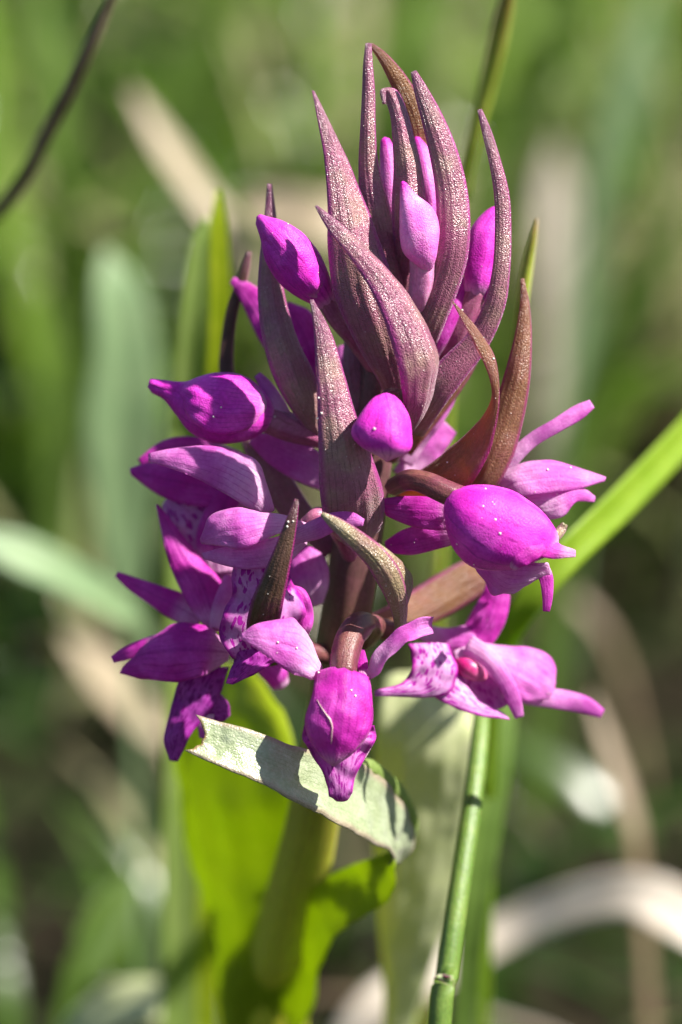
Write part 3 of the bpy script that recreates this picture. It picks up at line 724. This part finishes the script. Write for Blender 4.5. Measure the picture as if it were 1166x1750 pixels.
# flower with the spotted lip, left of the stem
f = flower("flower", m_petal_pale, sheet(L=[(342, 920, 3), (362, 882, 3.5), (395, 868, 4), (440, 872, 4), (485, 880, 3.4), (530, 895, 1)], R=[(346, 930, 3), (385, 934, 5), (420, 938, 5.5), (455, 920, 5.2), (490, 910, 4), (530, 905, 1)], bulge=0.28, rip=0.12, seed=30, th=0.16), "lit pink flower with a spotted lip left of the stem")
part("petal", m_petal_pale, f, sheet(L=[(345, 945, 2.5), (385, 935, 3.4), (425, 928, 4), (470, 918, 3.4), (515, 905, 1)], R=[(348, 955, 2.5), (390, 968, 3.6), (435, 973, 3.8), (490, 962, 2.8), (525, 930, 0.5)], bulge=0.2, rip=0.1, seed=31))
part("sepal", m_petal_pale, f, sheet(L=[(254, 775, -1), (300, 765, -0.6), (360, 762, 0), (415, 775, 0.6), (448, 800, 1), (470, 872, 0)], R=[(254, 788, -1), (290, 800, -0.2), (345, 822, 0.6), (388, 846, 1.2), (425, 868, 1.4), (450, 880, 0)], bulge=0.28, rip=0.08, seed=32, th=0.16))
part("sepal", m_petal_pale, f, sheet(C=[(622, 893, 5.6, 6), (600, 888, 5.5, 13), (570, 892, 5, 16), (540, 905, 4, 17), (505, 918, 2.5, 12), (485, 930, 1, 8)], bulge=0.26, seed=33))
part("lip", m_lip, f, sheet(L=[(402, 955, 1.6), (396, 985, 2.2), (396, 1020, 2.5), (380, 1050, 2.5), (376, 1090, 2.3), (396, 1125, 2)], R=[(500, 940, 1.6), (496, 985, 2), (510, 1010, 2), (522, 1050, 1.6), (500, 1085, 1.4), (470, 1120, 1.4)], bulge=0.2, rip=0.12, seed=34))
part("lip_lobe", m_lip_dark, f, sheet(L=[(385, 1100, 2), (400, 1125, 2.2), (392, 1150, 2.4), (386, 1168, 2.6)], R=[(468, 1105, 1.4), (470, 1130, 2.2), (430, 1155, 2.6), (398, 1170, 2.6)], bulge=0.2, rip=0.15, seed=35))
part("lip_lobe", m_petal, f, sheet(C=[(480, 1000, 1.2, 8), (500, 1022, 0.8, 26), (508, 1060, 0.4, 28), (500, 1100, 0, 18)], bulge=0.22, rip=0.15, seed=36))
part("ovary", m_ovary, f, body(C=[(520, 900, 0.5, 14), (545, 882, 0.5, 16), (575, 900, -3, 16), (600, 950, -7, 14)], dr=1, seed=37))

# violet hood behind it, blurred
f = flower("flower", m_petal, sheet(L=[(222, 800, -9), (260, 790, -9), (320, 800, -9), (380, 812, -9.5), (440, 830, -10)], R=[(224, 812, -9), (270, 845, -8), (320, 862, -7.6), (380, 870, -8), (440, 865, -10)], bulge=0.32, seed=40), "violet flower blurred behind the left sepal")
part("sepal", m_petal, f, sheet(C=[(238, 790, -10, 6), (285, 765, -10, 14), (340, 765, -10, 18), (410, 790, -10.5, 18)], bulge=0.2, seed=41))
part("lip", m_lip, f, sheet(C=[(290, 850, -10, 20), (320, 880, -9, 46), (345, 915, -9, 50), (370, 960, -9, 36), (380, 1000, -9.5, 24)], bulge=0.2, seed=42))
part("petal", m_petal, f, sheet(C=[(395, 840, -8, 20), (375, 880, -7.6, 26), (365, 920, -7.6, 30), (372, 980, -8, 28)], bulge=0.22, seed=43))

# lower left flower, violet in the shade
f = flower("flower", m_petal, sheet(L=[(232, 1122, -5), (268, 1082, -4.5), (310, 1064, -4), (355, 1072, -4), (392, 1100, -5)], R=[(205, 1152, -5), (245, 1160, -3.4), (300, 1165, -2.8), (350, 1155, -3), (388, 1130, -5)], bulge=0.28, rip=0.1, seed=50), "violet star-shaped flower at the lower left in shade")
part("petal", m_petal, f, sheet(C=[(192, 1128, -5.5, 6), (215, 1117, -5.4, 11), (245, 1105, -5.2, 13), (280, 1092, -5, 12)], bulge=0.2, seed=51))
part("sepal", m_petal, f, sheet(L=[(266, 862, -7), (274, 900, -7), (286, 950, -6.8), (305, 1000, -6.2), (332, 1050, -5.6), (360, 1080, -5.6)], R=[(270, 862, -7), (300, 898, -7.2), (340, 950, -7.2), (382, 1000, -6.6), (388, 1040, -6), (378, 1080, -5.6)], bulge=0.2, fold=0.1, seed=52))
part("sepal", m_petal, f, sheet(C=[(199, 981, -9, 5), (225, 997, -9, 12), (260, 1015, -8.6, 18), (300, 1035, -8, 24), (345, 1060, -7, 22)], bulge=0.22, seed=53))
part("petal", m_petal_pale, f, sheet(C=[(392, 985, -5.5, 8), (385, 1015, -5, 14), (376, 1045, -5, 15), (372, 1075, -5, 14)], bulge=0.2, seed=54))
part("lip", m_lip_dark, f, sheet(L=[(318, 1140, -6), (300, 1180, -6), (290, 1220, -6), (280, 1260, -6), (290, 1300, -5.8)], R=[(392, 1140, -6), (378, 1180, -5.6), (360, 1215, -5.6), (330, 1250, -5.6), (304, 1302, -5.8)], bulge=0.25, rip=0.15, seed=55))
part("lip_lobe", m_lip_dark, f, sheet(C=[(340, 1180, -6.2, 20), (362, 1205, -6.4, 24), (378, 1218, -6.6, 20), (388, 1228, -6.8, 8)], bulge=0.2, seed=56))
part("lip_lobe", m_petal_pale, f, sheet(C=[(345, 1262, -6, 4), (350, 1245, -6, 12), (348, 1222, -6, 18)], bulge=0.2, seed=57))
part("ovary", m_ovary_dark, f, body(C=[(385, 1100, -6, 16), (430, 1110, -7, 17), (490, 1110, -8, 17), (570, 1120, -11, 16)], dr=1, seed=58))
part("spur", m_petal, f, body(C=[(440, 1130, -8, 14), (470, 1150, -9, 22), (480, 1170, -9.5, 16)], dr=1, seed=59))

# lowest front flower
f = flower("flower", m_petal, sheet(L=[(540, 1146, 6), (534, 1185, 7.6), (522, 1230, 8), (528, 1262, 8), (548, 1292, 7.8), (566, 1308, 7.4)], R=[(632, 1160, 5.8), (636, 1195, 7), (638, 1230, 7.4), (625, 1262, 7.6), (600, 1290, 7.6), (572, 1310, 7.4)], bulge=0.36, fold=0.12, ns=0.10, seed=60, th=0.16, nu=17), "lowest front flower with a closed magenta hood")
front_flower = f
part("sepal", m_petal_pale, f, sheet(L=[(411, 1084, 6.5), (440, 1066, 6.4), (480, 1058, 6), (508, 1060, 5.4), (530, 1095, 5), (552, 1140, 5)], R=[(412, 1092, 6.5), (440, 1110, 7.2), (470, 1132, 7.2), (505, 1152, 6.8), (530, 1162, 6), (545, 1158, 5)], bulge=0.25, rip=0.08, seed=62, th=0.16))
part("sepal", m_petal_pale, f, sheet(L=[(742, 1054, 5.5), (715, 1056, 6), (685, 1072, 6), (655, 1095, 5.8), (634, 1125, 5.5), (625, 1155, 5)], R=[(740, 1082, 5.2), (712, 1092, 6.6), (690, 1100, 7), (668, 1122, 6.8), (650, 1148, 6.4), (634, 1162, 5.6)], bulge=-0.35, rip=0.15, seed=63, th=0.16))
part("lip", m_lip_mid, f, sheet(L=[(520, 1240, 5), (517, 1262, 5.2), (530, 1285, 5.4), (550, 1318, 5.6), (560, 1345, 5.6), (563, 1362, 5.2), (575, 1369, 4.8)], R=[(640, 1240, 5), (643, 1262, 5), (628, 1290, 5.2), (611, 1320, 5.4), (604, 1345, 5.4), (601, 1360, 5.2), (590, 1369, 4.8)], bulge=0.25, rip=0.2, ripf=4, seed=64))
part("ovary", m_ovary_dark, f, body(C=[(588, 1152, 6, 22), (590, 1120, 5.2, 25), (601, 1085, 3.6, 25), (622, 1066, 0.6, 22), (640, 1068, -3.4, 19), (625, 1095, -9, 17)], dr=1, creases=((90, 0.12, 15), (150, 0.1, 15), (30, 0.1, 15)), seed=65))
part("petal", m_petal, f, sheet(C=[(578, 1092, 3.5, 5), (574, 1120, 4.2, 9), (572, 1150, 5.2, 8)], bulge=0.2, nv=16, seed=66), sheet(C=[(620, 1110, 3.5, 3), (620, 1135, 4.4, 9), (622, 1156, 5.2, 8)], bulge=0.2, nv=16, seed=67))

# right front flower with the rounded hood
f = flower("flower", m_bud, body(L=[(776, 850, 5), (800, 832, 5.5), (835, 827, 6), (880, 842, 6), (925, 872, 5.6), (950, 905, 5), (955, 930, 4.6)], R=[(772, 872, 5), (765, 900, 5.6), (775, 940, 6), (808, 968, 6), (860, 975, 5.6), (905, 962, 5), (945, 945, 4.6)], dr=0.9, creases=((75, 0.09, 6), (112, 0.08, 6), (30, 0.07, 8), (150, 0.07, 8), (93, 0.04, 5)), seed=70), "right front flower with a rounded magenta hood and pollen grains")
part("hood_sepal", m_petal, f, sheet(L=[(905, 868, 6), (930, 895, 6), (950, 925, 5.6), (984, 940, 5)], R=[(870, 962, 7.5), (908, 952, 7.2), (940, 955, 6.2), (984, 952, 5)], bulge=0.22, rip=0.15, seed=71))
part("petal", m_petal, f, sheet(C=[(930, 935, 7.4, 8), (905, 948, 8, 14), (884, 960, 8, 12), (876, 972, 7.6, 5)], bulge=0.26, rip=0.2, seed=72))
part("sepal", m_petal, f, sheet(L=[(655, 852, 0), (690, 848, 1), (740, 850, 2), (785, 862, 3)], R=[(660, 882, 0), (705, 900, 1.6), (745, 906, 2.6), (785, 905, 3)], bulge=0.25, seed=73))
part("sepal", m_petal, f, sheet(L=[(658, 925, -2), (690, 905, -1), (735, 895, 0), (790, 900, 1)], R=[(664, 945, -2), (705, 948, -1), (750, 938, 0), (795, 925, 1)], bulge=0.25, seed=74))
part("ovary", m_ovary_dark, f, body(C=[(793, 852, 5, 20), (765, 842, 5, 21), (730, 826, 4.5, 20), (700, 820, 3, 18), (672, 832, -3, 16)], dr=1, creases=((90, 0.14, 14), (140, 0.12, 14), (40, 0.12, 14)), seed=75))
part("lip", m_petal_pale, f, sheet(L=[(812, 968, 2), (830, 1000, 2), (850, 1020, 2), (880, 1010, 2.2), (915, 985, 2.4)], R=[(850, 968, 3.4), (880, 965, 4), (905, 962, 4), (935, 960, 3.8), (942, 985, 3)], bulge=0.2, rip=0.12, seed=76))
part("lip_lobe", m_petal, f, sheet(C=[(934, 1045, 2.8, 6), (936, 1020, 3, 9), (934, 990, 3, 12), (925, 970, 3, 14)], bulge=0.22, seed=77))
part("petal_tip", m_bract_pale, f, sheet(C=[(966, 895, 0, 5), (960, 905, 0, 8), (950, 918, 1, 8)], bulge=0.26, nv=10, nu=5, seed=78))

# flower behind it on the right
f = flower("flower", m_petal_pale, sheet(L=[(1036, 815, -3), (1000, 802, -3), (955, 788, -2.6), (905, 788, -2.4), (865, 805, -3), (840, 835, -4)], R=[(1034, 822, -3), (990, 835, -2), (945, 842, -1.2), (900, 850, -1), (868, 858, -2), (845, 860, -4)], bulge=0.26, seed=80), "pink flower opening to the right behind the rounded hood")
part("petal", m_petal_pale, f, sheet(L=[(1018, 848, -3), (990, 832, -2.4), (945, 838, -2), (900, 845, -2.4)], R=[(1016, 858, -3), (985, 858, -2), (960, 884, -1.6), (910, 890, -2.4)], bulge=0.22, rip=0.1, seed=81))
part("sepal", m_petal_pale, f, sheet(C=[(1012, 690, -3, 8), (988, 705, -2.8, 13), (950, 728, -2.6, 12), (910, 752, -2.8, 12), (876, 785, -3, 13), (846, 830, -3.6, 14)], bulge=0.22, seed=82))
# far petal right of the front bud
f = flower("flower", m_petal_pale, sheet(C=[(776, 660, -8, 6), (765, 680, -8, 14), (740, 712, -8, 20), (715, 745, -8.5, 20), (690, 790, -9, 16)], bulge=0.26, seed=83), "violet flower hidden behind the small front bud")
part("petal", m_petal_pale, f, sheet(C=[(770, 730, -10, 14), (730, 770, -10, 26), (690, 820, -10, 24)], bulge=0.2, seed=84))

# low right flower, blurred
f = flower("flower", m_petal_pale, sheet(L=[(950, 1165, -9), (948, 1130, -9), (915, 1108, -9), (865, 1104, -8.6), (815, 1100, -8), (775, 1112, -7.5)], R=[(938, 1195, -8.4), (900, 1200, -7.6), (868, 1188, -7.2), (840, 1160, -7), (810, 1135, -7), (778, 1130, -7.2)], bulge=0.26, seed=90), "open pink flower at the lower right, softly blurred")
part("petal", m_petal_pale, f, sheet(C=[(888, 1226, -5.8, 8), (878, 1195, -5.4, 13), (862, 1160, -5.4, 14), (835, 1125, -6, 16), (800, 1102, -7, 18)], bulge=0.26, seed=91))
part("sepal", m_petal_pale, f, sheet(C=[(1030, 1220, -10, 8), (1000, 1205, -10, 15), (955, 1195, -9.6, 17), (905, 1190, -9, 15), (860, 1180, -8.4, 12)], bulge=0.22, seed=92))
part("sepal", m_petal, f, sheet(C=[(850, 985, -9, 16), (848, 1020, -9, 24), (835, 1055, -9, 30), (815, 1090, -9, 28), (800, 1110, -9, 18)], bulge=0.22, seed=93))
part("lip", m_lip, f, sheet(L=[(698, 1100, -5), (705, 1130, -4.8), (690, 1165, -4.6), (640, 1180, -4)], R=[(768, 1100, -6.5), (780, 1140, -6), (760, 1188, -5.4), (640, 1190, -4)], bulge=0.2, rip=0.1, seed=94))
part("lip_lobe", m_lip, f, sheet(L=[(770, 1120, -7.2), (790, 1160, -6.8), (820, 1195, -6.6), (850, 1215, -6.4)], R=[(735, 1186, -6), (765, 1204, -5.6), (815, 1222, -5.4), (872, 1230, -5.6)], bulge=0.2, seed=95))
part("column", m_column, f, body(C=[(782, 1132, -7.4, 9), (796, 1140, -6.8, 17), (814, 1150, -6.8, 16), (830, 1158, -7.2, 7)], dr=0.9, seed=96))
part("throat", m_lip, f, sheet(L=[(768, 1108, -8.8), (770, 1150, -8.8), (795, 1192, -8.6), (838, 1216, -8.2)], R=[(855, 1108, -9), (858, 1140, -9.2), (862, 1175, -9), (868, 1205, -8.4)], bulge=-0.35, seed=101))
part("hood_sepal", m_petal_pale, f, sheet(C=[(820, 1100, -9, 22), (795, 1095, -9, 26), (765, 1095, -9, 22), (735, 1085, -9, 16), (700, 1070, -9, 10)], bulge=0.26, seed=97))
part("ovary", m_ovary_dark, f, body(C=[(720, 1075, -9, 14), (680, 1080, -9.5, 18), (640, 1075, -10, 18), (600, 1080, -11, 16)], dr=1, seed=98))
# petals seen behind the stem on the left
f = flower("flower", m_petal_pale, sheet(C=[(500, 935, -7, 16), (518, 965, -6.6, 38), (528, 1000, -6.6, 36), (535, 1035, -7.4, 18)], bulge=0.26, seed=99), "pale violet flower blurred behind the stem")

# ------------------------------------------------------------------ orchid leaves
def leaf(mat, *geos, label=None):
    o = build("leaf", mat, list(geos), orchid)
    if label: o['label'] = label
    return o
torn = leaf(m_leaf_silver, sheet(
    L=[(334, 1221, 5.5), (380, 1234, 5.2), (440, 1252, 4.6), (505, 1275, 3.38), (570, 1292, -1.15), (625, 1310, -5.62), (668, 1345, -10.06), (700, 1395, -14), (704, 1440, -16), (684, 1478, -16.28)],
    R=[(318, 1282, 6.5), (362, 1303, 6.6), (425, 1330, 6.2), (490, 1362, 5.4), (550, 1393, 1.95), (600, 1420, -1.9), (640, 1442, -5.8), (664, 1452, -9.38), (672, 1466, -11.74), (668, 1482, -13.56)],
    bulge=-0.18, fold=0.0, ragged=1.2, seed=110, th=0.4, nv=60, nu=17),

    label="silvery torn leaf tip hanging across the stem")
part("leaf_fold", m_green_light, torn, sheet(L=[(600, 1290, -4.5), (650, 1310, -9.75), (690, 1350, -14.05), (712, 1400, -16.5), (706, 1450, -18)], R=[(596, 1305, -2.82), (642, 1325, -7.59), (678, 1362, -12.01), (700, 1405, -15.5), (694, 1448, -16.73)], bulge=0.2, th=0.4, seed=111))
leaf(m_leaf_yellow, sheet(L=[(668, 1455, -13), (640, 1465, -17), (590, 1482, -23), (545, 1510, -28), (505, 1560, -33), (478, 1620, -38), (462, 1700, -43)],
                          R=[(676, 1480, -12), (668, 1530, -15), (620, 1568, -21), (572, 1600, -27), (545, 1650, -32), (538, 1710, -38), (500, 1790, -45)], bulge=-0.2, th=0.4, seed=112), label="yellow-green leaf base clasping the stem")
leaf(m_leaf_yellow, sheet(L=[(330, 1180, -58), (318, 1280, -58), (330, 1400, -58), (352, 1500, -58), (385, 1620, -57), (395, 1760, -56), (410, 1900, -58)],
                          R=[(430, 1130, -36), (480, 1230, -30), (510, 1350, -29), (512, 1450, -32), (498, 1560, -35), (480, 1680, -41), (485, 1850, -52)], bulge=0.3, th=0.4, seed=113), label="bright yellow-green leaf left of the stem")
leaf(m_leaf_pale, sheet(C=[(728, 1150, -42, 70), (728, 1260, -41, 86), (722, 1370, -44, 84), (712, 1490, -47, 72), (700, 1600, -50, 52), (686, 1720, -54, 30), (660, 1860, -58, 18)], bulge=0.18, th=0.4, seed=114), label="broad pale sunlit leaf behind the stem")

# ------------------------------------------------------------------ small grains of pollen, and white grains added as sparkle
bpy.context.view_layer.update()
dg = bpy.context.evaluated_depsgraph_get()
def hit(px, py):
    q = P(px, py, 40.0)
    dr = Vector(norm(q - CAM))
    ok, loc, nor, _i, ob, _m = S.ray_cast(dg, Vector(q), dr, distance=0.08)
    return (np.array(loc), ob.name, np.array(nor)) if ok else None
def sphere_geo(c, r):
    V, F = [], []
    for i in range(1, 4):
        for k in range(6):
            t, p = math.pi * i / 4, 2 * math.pi * k / 6
            V.append(c + np.array((math.sin(t) * math.cos(p), math.sin(t) * math.sin(p), math.cos(t))) * r)
    V += [c + np.array((0, 0, r)), c - np.array((0, 0, r))]
    F = [(i * 6 + k, (i + 1) * 6 + k, (i + 1) * 6 + (k + 1) % 6, i * 6 + (k + 1) % 6) for i in range(2) for k in range(6)]
    F += [(18, k, (k + 1) % 6) for k in range(6)] + [(19, 12 + (k + 1) % 6, 12 + k) for k in range(6)]
    return np.array(V), F, np.zeros((20, 2))
m_pollen_glint = tissue("pollen_and_glints", (0.75, 0.68, 0.60), (0.85, 0.80, 0.74), trans=0.0, rough=0.4, glit=0.1)
G = []
for (x, y, r) in ((830, 835, 2.2), (826, 865, 2.2), (847, 888, 2.6), (855, 912, 2.8), (845, 862, 1.5), (842, 858, 1.5), (781, 930, 1.8), (810, 965, 1.5), (936, 803, 2.2), (975, 800, 2.2), (952, 845, 1.6),
                  (600, 1180, 2), (607, 1190, 2.2), (545, 1150, 2), (507, 1108, 2), (475, 1098, 2), (493, 892, 2), (501, 891, 1.8), (491, 900, 2), (640, 733, 2.4), (492, 383, 1.6), (550, 1003, 1.5),
                  (470, 712, 1.8), (365, 712, 1.8), (378, 696, 1.6), (550, 706, 2.2), (543, 715, 2), (545, 680, 1.8), (590, 400, 1.5), (666, 905, 1.6), (843, 613, 2), (790, 530, 2), (765, 790, 1.6)):
    h_ = hit(x, y)
    if h_ is not None: G.append(sphere_geo(h_[0] + h_[2] * r * 0.00002, r * 0.00005))
for _ in range(420):                       # tiny white grains added as glints on bracts and petals
    x = rnd.uniform(430, 950); y = rnd.uniform(90, 1300)
    h_ = hit(x, y)
    if h_ is None or not (h_[1].startswith("bract") or (h_[1].split(".")[0] in ("flower", "flower_bud", "sepal") and rnd.random() < 0.35)): continue
    if abs(float(np.dot(h_[2], FWD))) < 0.35: continue
    r = rnd.uniform(0.4, 0.95)
    G.append(sphere_geo(h_[0] + h_[2] * r * 0.00002, r * 0.00005))
tag(build("pollen_and_glints", m_pollen_glint, G, orchid), kind='stuff')
q = [hit(x, y) for (x, y) in ((542, 1196), (549, 1208), (557, 1220), (564, 1230), (568, 1243), (567, 1258), (566, 1272))]
q = [h_[0] - FWD * 0.00004 for h_ in q if h_ is not None]
if len(q) > 3:
    m_scar = tissue("dried_scar", (0.46, 0.27, 0.28), (0.66, 0.52, 0.46), trans=0.0, rough=0.5, glit=0.5)
    build("scar", m_scar, tube_geo(q, [0.00002, 0.00003, 0.00005, 0.00010, 0.00006, 0.00004, 0.00002][:len(q)], nv=30, m=8), front_flower)
